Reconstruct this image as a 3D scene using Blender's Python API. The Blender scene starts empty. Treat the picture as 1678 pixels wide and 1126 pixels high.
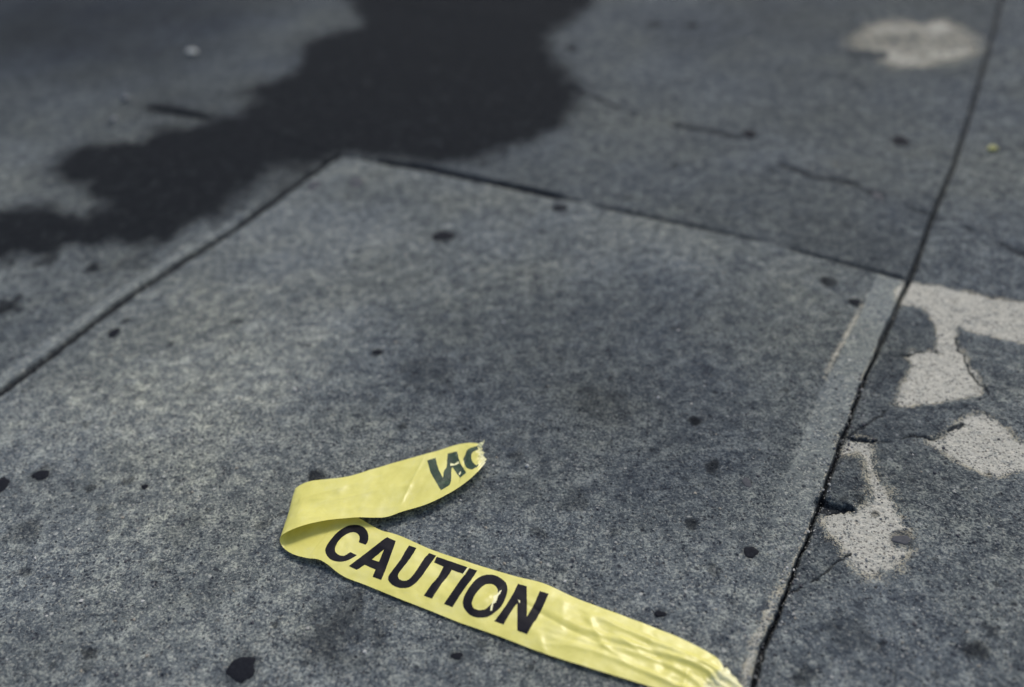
import bpy, math, random
import numpy as np
from mathutils import Matrix, Vector
from mathutils.bvhtree import BVHTree
from mathutils.geometry import delaunay_2d_cdt

random.seed(4); rng = np.random.default_rng(4)
S = bpy.context.scene
COL = S.collection

# ------------------------------------------------------------------ camera
# a phone-height camera 0.8 m over the pavement, pitched 38 degrees down, slight roll
PW, PH, CAMH = 1678.0, 1126.0, 0.80
FPX = 1477.64
VA = np.array([1891.0, -667.0]); VB = np.array([-2311.0, -356.0])   # vanishing points of the slab joints
def ray_c(x, y): return np.array([x - PW / 2, -(y - PH / 2), -FPX])
_a = ray_c(*VA); _a /= np.linalg.norm(_a)
_b = ray_c(*VB); _b /= np.linalg.norm(_b)
_up = np.cross(_a, _b); _up /= np.linalg.norm(_up)
if _up[1] < 0: _up = -_up
_fw = np.array([0, 0, -1.0]); _fw -= (_fw @ _up) * _up; _fw /= np.linalg.norm(_fw)
_rt = np.cross(_fw, _up)
ROT = np.array([_rt, _fw, _up])
def P(x, y, z=0.0):
    """world point at height z that the photograph shows at pixel (x, y)"""
    d = ROT @ ray_c(x, y)
    t = (z - CAMH) / d[2]
    return np.array([0, 0, CAMH]) + d * t
cam_d = bpy.data.cameras.new('camera')
cam = bpy.data.objects.new('camera', cam_d); COL.objects.link(cam)
M4 = Matrix([[*ROT[0], 0], [*ROT[1], 0], [*ROT[2], CAMH], [0, 0, 0, 1]])
cam.matrix_world = M4
cam_d.sensor_width = 36.0; cam_d.lens = FPX / PW * 36.0
cam_d.clip_start = 0.02; cam_d.clip_end = 1000
cam_d.dof.use_dof = True
cam_d.dof.focus_distance = 1.02
cam_d.dof.aperture_fstop = 1.5
S.camera = cam

# ------------------------------------------------------------------ world, sun, exposure
SUN_EL, SUN_AZ = math.radians(50), math.radians(32)       # azimuth clockwise from +Y (ahead and to the right)
w = bpy.data.worlds.new('World'); S.world = w; w.use_nodes = True
nt = w.node_tree; nt.nodes.clear()
sky = nt.nodes.new('ShaderNodeTexSky'); sky.sky_type = 'NISHITA'; sky.sun_disc = False
sky.sun_elevation = SUN_EL; sky.sun_rotation = SUN_AZ
sky.air_density = 1.0; sky.dust_density = 3.0; sky.ozone_density = 1.0
bg = nt.nodes.new('ShaderNodeBackground'); bg.inputs['Strength'].default_value = 0.11
wo = nt.nodes.new('ShaderNodeOutputWorld')
nt.links.new(sky.outputs[0], bg.inputs[0]); nt.links.new(bg.outputs[0], wo.inputs[0])
sd = bpy.data.lights.new('sun', 'SUN'); sd.energy = 1.5; sd.angle = math.radians(16); sd.color = (1.0, 0.95, 0.86)
sun = bpy.data.objects.new('sun', sd); COL.objects.link(sun)
_dir = Vector((math.sin(SUN_AZ) * math.cos(SUN_EL), math.cos(SUN_AZ) * math.cos(SUN_EL), math.sin(SUN_EL)))
sun.rotation_euler = _dir.to_track_quat('Z', 'Y').to_euler(); sun.location = (2, 3, 4)
S.view_settings.view_transform = 'Standard'; S.view_settings.look = 'None'
S.view_settings.exposure = 0.30
S.cycles.use_denoising = True; S.view_settings.gamma = 1.0; S.view_settings.use_curve_mapping = False

# ------------------------------------------------------------------ numpy noise
def _hash(ix, iy, seed):
    h = (ix.astype(np.int64) * 374761393 + iy.astype(np.int64) * 668265263 + seed * 1442695041) & 0xFFFFFFFF
    h = ((h ^ (h >> 13)) * 1274126177) & 0xFFFFFFFF
    h = (h ^ (h >> 16)) & 0xFFFF
    return h / 65535.0
def vnoise(x, y, seed=0):
    x0 = np.floor(x); y0 = np.floor(y); fx = x - x0; fy = y - y0
    fx = fx * fx * (3 - 2 * fx); fy = fy * fy * (3 - 2 * fy)
    ix = x0.astype(np.int64); iy = y0.astype(np.int64)
    a = _hash(ix, iy, seed); b = _hash(ix + 1, iy, seed); c = _hash(ix, iy + 1, seed); d = _hash(ix + 1, iy + 1, seed)
    return (a + (b - a) * fx) * (1 - fy) + (c + (d - c) * fx) * fy
def fbm(x, y, scale, octs=4, seed=0, rough=0.5):
    s = 0; amp = 1; tot = 0; c, sn = math.cos(0.6), math.sin(0.6)
    px, py = x * scale, y * scale
    for i in range(octs):
        s = s + amp * (vnoise(px, py, seed + i * 17) - 0.5); tot += amp; amp *= rough
        px, py = (px * c - py * sn) * 2.03 + 3.7, (px * sn + py * c) * 2.03 + 9.1
    return s / tot * 2            # about -1..1
def sstep(a, b, x):
    t = np.clip((x - a) / (b - a), 0, 1); return t * t * (3 - 2 * t)

# ------------------------------------------------------------------ slab frame
AX = (0.520134, 0.854084); BX = (0.854084, -0.520134)
def toab(x, y): return x * AX[0] + y * AX[1], x * BX[0] + y * BX[1]
def px_ab(pts):
    return np.array([toab(*P(x, y)[:2]) for x, y in pts])
def curve_b_of_a(pts):
    q = px_ab(pts); q = q[np.argsort(q[:, 0])]; return lambda a: np.interp(a, q[:, 0], q[:, 1])
def curve_a_of_b(pts):
    q = px_ab(pts); q = q[np.argsort(q[:, 1])]; return lambda b: np.interp(b, q[:, 1], q[:, 0])
JL = curve_b_of_a([(0, 641), (120, 552), (213, 483), (298, 428), (383, 375), (450, 327), (536, 266), (700, 166), (902, 52), (975, -4)])
JR = curve_b_of_a([(1231, 1126), (1250, 1060), (1282, 985), (1292, 955), (1340, 832), (1376, 728), (1418, 612), (1450, 545), (1476, 485), (1497, 440), (1530, 345), (1562, 270), (1600, 150), (1625, 60), (1640, 0)])
JB = curve_a_of_b([(235, 174), (330, 190), (560, 256), (700, 276), (800, 297), (910, 321), (980, 337), (1240, 393), (1290, 406), (1480, 457), (1678, 497)])
JF = curve_a_of_b([(530, -4), (700, 20), (902, 50)])
CR = curve_a_of_b([(930, 140), (960, 152), (1040, 188), (1130, 208), (1220, 226), (1270, 265), (1340, 290), (1400, 302), (1450, 325), (1490, 340), (1560, 360), (1620, 387), (1678, 412)])
_jb0 = px_ab([(560, 256)])[0]
PB_FILL = [px_ab([p])[0][1] for p in ((235, 174), (245, 176), (335, 191), (350, 195), (590, 258), (640, 266), (905, 320), (960, 334), (985, 338), (1235, 392), (1250, 396), (1285, 405), (1300, 408), (1480, 457))]

def seg_dist(x, y, pts):
    """distance to an open polyline"""
    d = np.full(x.shape, 1e9)
    for (x0, y0), (x1, y1) in zip(pts[:-1], pts[1:]):
        dx, dy = x1 - x0, y1 - y0
        t = np.clip(((x - x0) * dx + (y - y0) * dy) / (dx * dx + dy * dy + 1e-12), 0, 1)
        d = np.minimum(d, np.hypot(x - x0 - t * dx, y - y0 - t * dy))
    return d
def poly_sd(x, y, pts):
    """signed distance to a closed polygon, negative inside; far outside is 1"""
    pts = [tuple(p) for p in pts]
    out = np.full(x.shape, 1.0)
    xs = [p[0] for p in pts]; ys = [p[1] for p in pts]; m = 0.12
    sel = (x > min(xs) - m) & (x < max(xs) + m) & (y > min(ys) - m) & (y < max(ys) + m)
    if not sel.any(): return out
    X = x[sel]; Y = y[sel]
    d = seg_dist(X, Y, pts + [pts[0]])
    ins = np.zeros(X.shape, bool)
    for (x0, y0), (x1, y1) in zip(pts, pts[1:] + [pts[0]]):
        if y0 == y1: continue
        c = ((y0 > Y) != (y1 > Y)) & (X < (x1 - x0) * (Y - y0) / (y1 - y0) + x0)
        ins ^= c
    out[sel] = np.where(ins, -d, d)
    return out
def W2(pts): return [tuple(P(x, y)[:2]) for x, y in pts]

STAIN = W2([(-160, 352), (0, 343), (70, 338), (140, 350), (165, 330), (150, 312), (95, 303), (84, 275), (108, 242), (150, 226), (210, 232), (232, 215), (262, 205), (330, 200), (385, 184), (395, 150), (440, 134), (470, 120), (490, 100), (495, 72), (512, 58), (560, 45), (592, 34), (570, 8), (540, -25), (640, -90), (900, -110), (1060, -60), (985, -8), (940, 32), (902, 54), (903, 82), (925, 115), (957, 148), (945, 178), (920, 205), (890, 232), (850, 243), (790, 262), (760, 268), (700, 268), (640, 262), (560, 256), (534, 268), (500, 290), (470, 310), (440, 322), (412, 330), (385, 345), (345, 372), (300, 385), (275, 404), (240, 412), (190, 408), (150, 408), (60, 420), (0, 432), (-160, 450)])
STAIN_DASH = W2([(238, 170), (260, 166), (345, 183), (400, 190), (400, 200), (330, 196), (245, 184)])
LIGHT_SLIVER = W2([(398, 336), (415, 338), (452, 300), (470, 282), (455, 284)])
PALES = [
 (W2([(1483, 459), (1530, 462), (1570, 470), (1620, 480), (1720, 497), (1720, 566), (1640, 552), (1600, 542), (1575, 535), (1568, 550), (1585, 580), (1617, 625), (1610, 645), (1570, 652), (1525, 658), (1485, 662), (1463, 656), (1475, 630), (1490, 605), (1492, 590), (1482, 577), (1500, 571), (1535, 570), (1538, 540), (1525, 515), (1510, 500), (1468, 497), (1468, 480)]), 1.0,
  'pale speckled cement band along the joint with a tongue reaching down'),
 (W2([(1575, 676), (1610, 672), (1640, 680), (1663, 708), (1700, 740), (1700, 765), (1640, 778), (1612, 772), (1570, 752), (1532, 728), (1513, 720), (1550, 702)]), 1.0,
  'rounded pale speckled cement patch at the right edge'),
 (W2([(1376, 714), (1400, 712), (1430, 718), (1432, 740), (1442, 770), (1460, 800), (1482, 840), (1500, 870), (1490, 900), (1478, 925), (1452, 938), (1425, 940), (1402, 930), (1387, 905), (1372, 880), (1357, 862), (1345, 847), (1360, 835), (1400, 832), (1420, 812), (1423, 790), (1416, 750), (1405, 736), (1378, 744)]), 1.0,
  'pale speckled cement patch widening downwards beside the loose dark fragment'),
 (W2([(1375, 72), (1400, 50), (1440, 30), (1480, 25), (1510, 38), (1545, 30), (1580, 45), (1617, 60), (1612, 88), (1580, 98), (1530, 108), (1470, 115), (1445, 102), (1425, 90), (1388, 82)]), 0.62,
  'blurred beige patch on the far slab'),
]
PALE_DARK = W2([(1378, 82), (1400, 82), (1452, 88), (1450, 95), (1400, 95)])
SMEARS = [((1355, 268), 0.05, 0.030, 0.34), ((330, 110), 0.10, 0.05, 0.0), ((430, 470), 0.05, 0.012, 0.30), ((760, 250), 0.02, 0.01, 0.0), ((1290, 350), 0.10, 0.03, 0.12), ((960, 420), 0.09, 0.04, 0.10), ((600, 400), 0.12, 0.05, 0.10), ((480, 60), 0.20, 0.04, 0.20), ((290, 180), 0.03, 0.02, 0.2), ((410, 600), 0.08, 0.03, 0.10)]
GRIME_AND_SHADE = [((20, 560), .12, .10, .15), ((760, 660), .06, .10, .12), ((1050, 800), .08, .05, .15), ((330, 950), .06, .04, .15), ((560, 660), .10, .05, .12), ((880, 430), .12, .06, -.15), ((250, 800), .08, .06, -.10), ((180, 1000), .22, .16, -.18), ((1100, 950), .1, .1, -.08), ((400, 620), .13, .08, -.30), ((760, 480), .06, .06, -.22), ((530, 540), .05, .04, -.25), ((160, 700), .2, .12, -.12), ((1500, 760), .10, .10, .12), ((680, 330), .12, .08, .15), ((60, 40), .9, .75, .72), ((980, 580), .34, .34, .38), ((1300, 720), .25, .2, .15), ((850, 1080), .2, .08, .10), ((0, 1126), .10, .08, .2), ((1400, 10), .9, .5, .30), ((560, 60), .25, .3, -.35), ((470, 420), .2, .35, -.12), ((300, 640), .28, .2, -.18)]  # grime and wear tones; the wide far ones paint vignette darkening into the colour
BLOTCH = [((1140, 690), 0.010, 0.6), ((1170, 763), 0.016, 0.5), ((1133, 856), 0.011, 0.6), ((1225, 790), 0.007, 0.6), ((515, 782), 0.014, 0.8), ((1072, 40), 0.024, 0.6), ((1135, 42), 0.022, 0.55), ((936, 79), 0.022, 0.7), ((1600, 1060), 0.014, 0.5), ((75, 425), 0.03, 0.5), ((10, 500), 0.03, 0.6), ((150, 440), 0.02, 0.6), ((1360, 462), 0.016, 0.5), ((225, 425), 0.05, 0.3), ((940, 820), 0.02, 0.3), ((1400, 1040), 0.03, 0.25), ((560, 1030), 0.05, 0.35), ((620, 900), 0.025, 0.2), ((300, 870), 0.03, 0.2), ((700, 610), 0.05, 0.25), ((980, 660), 0.05, 0.25), ((40, 880), 0.03, 0.3)]  # dark marks; the one at the tape fold's top is its shade painted in
CRACKS = [(W2([(1388, 712), (1405, 700), (1440, 676), (1470, 660)]), 0.0016), (W2([(1378, 712), (1420, 716), (1450, 719), (1490, 712), (1530, 715), (1560, 702), (1580, 690)]), 0.0022),
          (W2([(1300, 968), (1340, 940), (1378, 915), (1392, 905)]), 0.0014), (W2([(1480, 578), (1500, 572), (1538, 572)]), 0.002), (W2([(1620, 640), (1600, 615), (1578, 575), (1566, 548)]), 0.0010)]
HOLE = W2([(1338, 824), (1350, 808), (1360, 821), (1380, 824), (1406, 833), (1372, 834), (1340, 838)])
LOOSE = W2([(1384, 742), (1408, 736), (1419, 752), (1424, 800), (1402, 830), (1374, 818), (1346, 812), (1362, 775)])
FRAGS = [
 (W2([(1474, 502), (1508, 502), (1524, 517), (1537, 541), (1534, 568), (1500, 571), (1480, 577), (1452, 573), (1455, 545)]), 'dark grey broken piece bordered by the pale band above'),
 (W2([(1452, 575), (1480, 578), (1491, 592), (1489, 605), (1474, 630), (1462, 656), (1470, 660), (1440, 676), (1405, 700), (1386, 712), (1400, 670), (1420, 622)]), 'narrow dark broken piece along the slab edge'),
 (W2([(1388, 713), (1405, 701), (1440, 677), (1470, 661), (1525, 660), (1590, 655), (1578, 690), (1558, 701), (1530, 713), (1490, 711), (1450, 718), (1420, 715)]), 'dark broken piece between two pale patches above the crack'),
 (LOOSE, 'loose dark wedge of concrete in the gap by the slab edge'),
 (W2([(1334, 858), (1350, 852), (1370, 882), (1385, 906), (1340, 939), (1299, 967), (1292, 960), (1310, 915)]), 'dark triangular broken piece below the pale patch'),
]

GUM = [
 (726, 387, 20, 10, 'dark oval gum spot alone in the upper middle of the large slab', 'dark'),
 (67, 778, 16, 9, 'dark gum spot near the left edge, right of one cut by the frame', 'dark'),
 (0, 796, 13, 17, 'dark gum spot cut off by the left edge of the picture', 'dark'),
 (237, 797, 7, 4, 'small black gum spot to the left of the tape fold', 'dark'),
 (395, 1096, 29, 22, 'largest dark gum spot, pointed at one side, at the bottom left of the tape', 'dark'),
 (1230, 905, 13, 12, 'jet black round gum spot between the tape and the right slab edge', 'dark'),
 (749, 1075, 14, 7, 'small dark gum spot just below the tape lettering', 'dark'),
 (187, 545, 10, 8, 'small dark gum spot close to the diagonal joint on the left', 'dark'),
 (618, 577, 10, 6, 'small dark gum spot in the middle of the large slab, above the tape', 'dark'),
 (1476, 231, 16, 10, 'dark gum spot on the far slab beside the long right joint', 'dark'),
 (1228, 219, 13, 8, 'blurred gum spot by the faint crack on the far slab', 'dark'),
 (917, 341, 14, 6, 'flat gum spot touching the cross joint where it fades out', 'dark'),
 (584, 299, 13, 9, 'gum spot under the slab corner, the right one of two', 'grey'),
 (515, 304, 12, 9, 'gum spot under the slab corner, the left one of two', 'grey'),
 (1402, 496, 12, 7, 'dark gum spot left of the smooth slab margin', 'dark'),
 (1480, 879, 18, 9, 'ring-shaped grey gum spot on the speckled pale patch', 'grey'),
 (1082, 1006, 12, 6, 'thin dark gum spot just above the right end of the tape', 'dark'),
 (1224, 791, 9, 9, 'faint grey gum spot above the jet black one', 'grey'),
 (1440, 318, 12, 7, 'blurred gum spot on the faint crack left of the right joint', 'grey'),
]
_r = random.Random(12)
SPECKS = [(*P(_r.uniform(0, 1678), 1126 * _r.random() ** .8)[:2], _r.choice([.0025, .003, .004, .006, .010]), _r.uniform(.4, .9)) for _ in range(240)]

def column_row(a, b):
    """(column, row) of the slab a point belongs to"""
    jl = JL(a); jr = JR(a); w_ = 1.09
    col = np.where(b < jl, -1 - np.floor((jl - b) / w_), np.where(b < jr, 0, 1 + np.floor((b - jr) / w_))).astype(int)
    jb = JB(b)
    row = np.where(a > jb, 1, 0)
    row = np.where(a < jb - 1.45, -1, row)
    d2 = np.where(col < 0, JF(b) - jb, 1.6)
    row = np.where(a > jb + d2, 2, row)
    row = np.where(a > jb + d2 + 1.5, 3, row)
    return np.clip(col, -3, 3), row, jb, jl, jr, d2

def ground(x, y, full=True):
    """height and masks at world points"""
    a0, b0 = toab(x, y)
    wob = fbm(x, y, 55, 4, 5, .6) * 0.0020 + fbm(x, y, 12, 2, 9) * 0.0015
    a = a0 + wob; b = b0 + fbm(x, y, 60, 5, 25, .65) * 0.0026
    col, row, jb, jl, jr, d2 = column_row(a, b)
    w_ = 1.09
    z = fbm(x, y, 3.0, 3, 40) * 0.0012 + fbm(x, y, 45, 4, 41, 0.6) * 0.00045 + fbm(x, y, 220, 3, 42, 0.7) * 0.0006 - 0.0012 * sstep(0.36, 0.62, fbm(x, y, 150, 2, 43))
    joint = np.zeros_like(x)
    def cut(dist, half, depth, edge=0.004, dark=1.0):
        nonlocal z, joint
        k = 1 - sstep(half, half + edge, dist)
        z = z - depth * k
        joint = np.maximum(joint, dark * (1 - sstep(half + np.minimum(edge, .0045) * .35, half + np.minimum(edge, .0045) * .85, dist)))
    # long joints
    dl = np.minimum(np.abs(b - jl), np.abs(np.abs(jl - b) - w_) + (b > jl) * 9)
    fj = 1 - 0.9 * sstep(-0.02, 0.02, a - jb) * (1 - sstep(3.4, 3.6, a))
    fo = np.where(np.abs(b - jl) < .5, 1, .1)
    cut(dl, np.where(fj * fo > .5, 0.0074 + 0.0025 * fbm(x, y, 14, 3, 50), 0.003), 0.010 * fj * fo, 0.0045, fj * fo)
    dr = np.abs(b - jr)
    near = sstep(1.05, 1.12, a)         # beyond the broken part the joint is an ordinary groove
    kr = 0.0006 + 0.0014 * near + 0.0014 * fbm(a, b, 14, 3, 77)
    cut(dr, kr, 0.008, np.where(b < jr, 0.0014, 0.0038), 1 - .35 * near)
    dr2 = np.abs(np.abs(b - jr) - w_) + (b < jr) * 9
    cut(dr2, 0.005, 0.009)
    # cross joint, partly filled with dirt
    xp = [-9] + PB_FILL + [9]
    fp = [0.0, 0.0, 1.0, 1.0, 0.15, 0.2, 1.0, 1.0, 0.0, 0.5, 0.45, 0.0, 0.0, 0.45, 0.5, 0.2]
    fill = np.interp(b, xp, fp)
    hw = np.interp(b, xp, [.002, .003, .008, .008, .002, .003, .0085, .0085, .001, .005, .0045, .001, .001, .0045, .004, .003])
    fill = np.where(b > jr + .004, 0.0, fill)
    db = np.abs(a - jb)
    cut(db, hw, 0.0075 * fill, 0.003, fill)
    cut(np.abs(a - jb + 1.45), 0.005, 0.009)
    cut(np.abs(a - jb - d2), 0.005, 0.002 * sstep(px_ab([(560, 0)])[0][1], px_ab([(700, 20)])[0][1], b), .004, 0.3 * sstep(px_ab([(560, 0)])[0][1], px_ab([(700, 20)])[0][1], b))
    # hair crack across the far slabs
    crk = fbm(x, y, 18, 2, 60)
    dc = np.abs(a0 - CR(b0) + fbm(x, y, 30, 3, 61) * 0.006) + np.where(b0 < px_ab([(930, 140)])[0][1], 9, 0)
    wd = np.clip(0.0015 + crk * 0.012, 0, 0.006)
    kw = sstep(0.0, 0.002, wd)
    cut(dc, wd * 1.3, 0.0025 * kw, 0.005, 0.75 * kw)
    # slab levels
    lev = np.array([-0.001, 0.0, -0.0012, 0.0, -0.0045, -0.001, 0.0])[col + 3]
    z = z + lev
    # trowelled margin beside the right joint
    e = jr - b
    marg = sstep(0.000, 0.004, e) * (1 - sstep(0.042, 0.046, e + fbm(x, y, 30, 2, 70) * 0.004)) * (row == 0) 
    marg = marg * sstep(0.60, 0.85, a)
    ridge = np.exp(-((e - 0.045) / 0.0050) ** 2) * sstep(0.96, 1.0, a) * (1 - sstep(1.16, 1.22, a)) * (row == 0)
    z = z + marg * 0.0004 + ridge * 0.0018
    # sandy filler along the lower end of the right joint
    sand = np.exp(-((e - 0.0075) / 0.0065) ** 2) * (1 - sstep(0.60, 0.70, a)) * sstep(-0.4, 0.2, a)
    z = z - sand * 0.001
    # pale patches
    wx = x + fbm(x, y, 70, 4, 80, .65) * 0.006; wy = y + fbm(x, y, 70, 4, 81, .65) * 0.006
    pale = np.zeros_like(x); which = np.full(x.shape, -1)
    for i, (poly, amt, _) in enumerate(PALES):
        sdv = poly_sd(wx, wy, poly)
        soft = [.010, .014, .020, .040][i]
        m = (1 - sstep(-soft, soft, sdv + (0.012 * fbm(x, y, 26, 4, 83, .65) if i == 3 else 0.005 * fbm(x, y, 45, 4, 83, .65)))) * amt
        m = m * (1 + (0.55 if i == 3 else 0.25) * fbm(x, y, 12, 4, 82))
        which = np.where(sdv < 0, i, which)
        pale = np.maximum(pale, m)
        if i < 3: z = z - 0.0016 * (1 - sstep(-0.002, 0.002, sdv))
    for (c, rx, ry, amt) in SMEARS:
        q = P(*c); da, db_ = toab(x - q[0], y - q[1])
        pale = np.maximum(pale, amt * np.exp(-((x - q[0]) / rx) ** 2 - ((y - q[1]) / (ry * 1.6)) ** 2) * (0.7 + 0.6 * fbm(x, y, 25, 3, 90)))
    pale = np.maximum(pale, sand * 0.72)
    pale = np.maximum(pale, ridge * 0.7)
    lip = (e > 0) * (1 - sstep(0.0015, 0.0045, e + 0.0022 * fbm(x, y, 120, 3, 72))) * (row <= 1) * (a > .3)
    pale = np.maximum(pale, lip * 0.6)
    # broken pieces
    frag = np.full(x.shape, -1)
    fx = x + fbm(x, y, 60, 3, 84) * 0.0015; fy = y + fbm(x, y, 60, 3, 85) * 0.0015
    for i, (poly, _) in enumerate(FRAGS):
        sdv = poly_sd(fx, fy, poly)
        frag = np.where(sdv < 0, i, frag)
        tilt = [0.0000, -0.001, 0.0004, 0.0022, -0.0006][i]
        z = z + (tilt + fbm(x, y, 80, 3, 86 + i) * 0.0007) * (1 - sstep(-0.0015, 0.001, sdv))
        if i in (1, 3, 4):
            joint = np.maximum(joint, 0.35 * (1 - sstep(0.0, 0.0014, np.abs(sdv) + 0.001 * np.abs(fbm(x, y, 90, 2, 88)))))
    for pts, hw_ in CRACKS:
        d = seg_dist(x + fbm(x, y, 45, 4, 184, .65) * 0.007, y + fbm(x, y, 45, 4, 185, .65) * 0.007, pts)
        cut(d, np.clip(hw_ * (0.55 + 1.6 * fbm(x, y, 45, 3, 99)), -0.0012, 0.004), 0.0022, 0.0010, 0.8)
    sdh = poly_sd(x + fbm(x, y, 110, 4, 186, .65) * 0.006, y + fbm(x, y, 110, 4, 187, .65) * 0.006, HOLE)
    kh = 1 - sstep(-0.001, 0.0015, sdh)
    z = z - 0.007 * kh; joint = np.maximum(joint, kh * .85)
    # the wet stain
    sx = x + fbm(x, y, 9, 4, 100, 0.6) * 0.030; sy = y + fbm(x, y, 9, 4, 101, 0.6) * 0.045 + fbm(x, y, 30, 4, 106, .6) * 0.030
    sx = sx + fbm(x, y, 30, 4, 107, .6) * 0.020
    sx = np.where(db < 0.08, x + (sx - x) * np.clip(db / 0.08, 0, 1), sx)
    sy = np.where(db < 0.08, y + (sy - y) * np.clip(db / 0.08, 0, 1), sy)
    sds = np.minimum(poly_sd(sx, sy, STAIN), poly_sd(x, y, STAIN_DASH))
    sds = np.maximum(sds, -poly_sd(x, y, LIGHT_SLIVER) * 0.6)
    sds = sds - 0.010
    wet = 1 - sstep(-0.060, 0.040, sds + 0.006 * fbm(x, y, 60, 3, 103))
    halo = 0.42 * (1 - sstep(0.0, 0.13, sds)) * (0.6 + 0.5 * fbm(x, y, 14, 3, 105)) * (col < 0)
    wet = np.maximum(wet, np.clip(halo, 0, 1))
    # the slab in front stays dry up to its arris
    dry = (col == 0) & (row == 0)
    wet = np.where(dry, 0, wet)
    bl = np.zeros_like(x)
    for c, r_, amt in BLOTCH:
        q = P(*c); rr = np.hypot(x - q[0], (y - q[1]) * 0.9)
        bl = np.maximum(bl, np.minimum(1.15, amt * 2.1) * (1 - sstep(0.35, 1.15, rr / r_ + fbm(x, y, 70, 3, 110) * 0.6)))
    for px_, py_, rx_, ry_, *_ in GUM:
        q = P(px_, py_); R_ = np.linalg.norm(P(px_ + rx_, py_) - q); rr = np.hypot(x - q[0], y - q[1]) / R_
        bl = np.maximum(bl, 0.6 * (1 - sstep(0.8, 1.5, rr + fbm(x, y, 90, 2, 111) * .3)))
    for bx_, by_, br_, ba_ in SPECKS:
        rr = np.hypot(x - bx_, y - by_) / br_
        near_ = rr < 2
        if near_.any(): bl[near_] = np.maximum(bl[near_], ba_ * (1 - sstep(0.4, 1.2, rr[near_] + fbm(x[near_], y[near_], 160, 2, 112) * .7)))
    kd = 1 - sstep(-0.003, 0.01, poly_sd(x, y, PALE_DARK)); bl = np.maximum(bl, kd * 0.5); pale = pale * (1 - kd)
    wet = np.maximum(wet, bl * 0.75)  # blotches, the painted fold shade among them, share the damp colour
    pale = pale * (1 - 0.8 * np.clip(wet, 0, 1)) * (1 - joint)
    ml = sstep(0.006, 0.009, jl - b) * (1 - sstep(0.034, 0.037, jl - b)) * (a < jb) * (b > jl - .1)
    pale = np.maximum(pale, 0)
    z = z - 0.0012 * np.exp(-((jl - b - 0.036) / 0.0022) ** 2) * (a < jb - .1)
    smooth = np.clip(marg + ml * .8, 0, 1)
    # per-slab tone
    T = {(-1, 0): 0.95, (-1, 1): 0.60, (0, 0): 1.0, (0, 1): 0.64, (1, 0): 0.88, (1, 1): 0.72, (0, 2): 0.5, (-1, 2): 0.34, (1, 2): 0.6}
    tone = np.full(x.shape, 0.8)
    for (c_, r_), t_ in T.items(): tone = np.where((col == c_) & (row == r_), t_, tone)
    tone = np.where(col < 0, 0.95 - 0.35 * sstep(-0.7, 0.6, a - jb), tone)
    tone = np.where((frag >= 0), 0.70, tone)
    for c, rx, ry, amt in GRIME_AND_SHADE:
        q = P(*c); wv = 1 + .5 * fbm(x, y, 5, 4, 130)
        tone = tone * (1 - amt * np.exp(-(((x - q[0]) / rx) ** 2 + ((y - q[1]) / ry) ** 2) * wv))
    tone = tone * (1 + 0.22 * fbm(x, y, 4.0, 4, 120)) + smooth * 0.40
    return dict(z=z, wet=wet, pale=pale, joint=joint, smooth=smooth, tone=tone, col=col, row=row, which=which, frag=frag, sds=np.where(dry, 1, sds), jointw=joint)

def hz(x, y):
    g = ground(np.array([float(x)]), np.array([float(y)]), False); return float(g['z'][0])

# ------------------------------------------------------------------ material helpers
def new_mat(name):
    m = bpy.data.materials.new(name); m.use_nodes = True
    n = m.node_tree; b = n.nodes['Principled BSDF']; return m, n, b
class NB:
    def __init__(s, nt): s.nt = nt
    def n(s, t, **kw):
        x = s.nt.nodes.new(t)
        for k, v in kw.items(): setattr(x, k, v)
        return x
    def l(s, a, b): s.nt.links.new(a, b)
    def noise(s, vec, scale, detail=4, rough=.6, dist=0):
        x = s.n('ShaderNodeTexNoise'); s.l(vec, x.inputs['Vector'])
        x.inputs['Scale'].default_value = scale; x.inputs['Detail'].default_value = detail
        x.inputs['Roughness'].default_value = rough; x.inputs['Distortion'].default_value = dist
        return x.outputs['Fac']
    def vor(s, vec, scale):
        x = s.n('ShaderNodeTexVoronoi'); s.l(vec, x.inputs['Vector']); x.inputs['Scale'].default_value = scale
        return x
    def ramp(s, fac, stops):
        x = s.n('ShaderNodeValToRGB'); s.l(fac, x.inputs[0]); e = x.color_ramp.elements
        while len(e) < len(stops): e.new(0.5)
        for q, (p, c) in zip(e, stops): q.position = p; q.color = (*c, 1) if len(c) == 3 else c
        return x.outputs[0]
    def math(s, op, a, b=None, clamp=False):
        x = s.n('ShaderNodeMath', operation=op, use_clamp=clamp)
        for i, v in enumerate((a, b)):
            if v is None: continue
            if isinstance(v, (int, float)): x.inputs[i].default_value = v
            else: s.l(v, x.inputs[i])
        return x.outputs[0]
    def mrange(s, v, a, b, c=0, d=1):
        x = s.n('ShaderNodeMapRange'); s.l(v, x.inputs[0])
        for i, q in enumerate((a, b, c, d)): x.inputs[i + 1].default_value = q
        return x.outputs[0]
    def mix(s, fac, a, b, mode='MIX'):
        x = s.n('ShaderNodeMix', data_type='RGBA', blend_type=mode, clamp_factor=True)
        if isinstance(fac, (int, float)): x.inputs[0].default_value = fac
        else: s.l(fac, x.inputs[0])
        for i, v in ((6, a), (7, b)):
            if isinstance(v, tuple): x.inputs[i].default_value = (*v, 1)
            else: s.l(v, x.inputs[i])
        return x.outputs[2]

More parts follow.
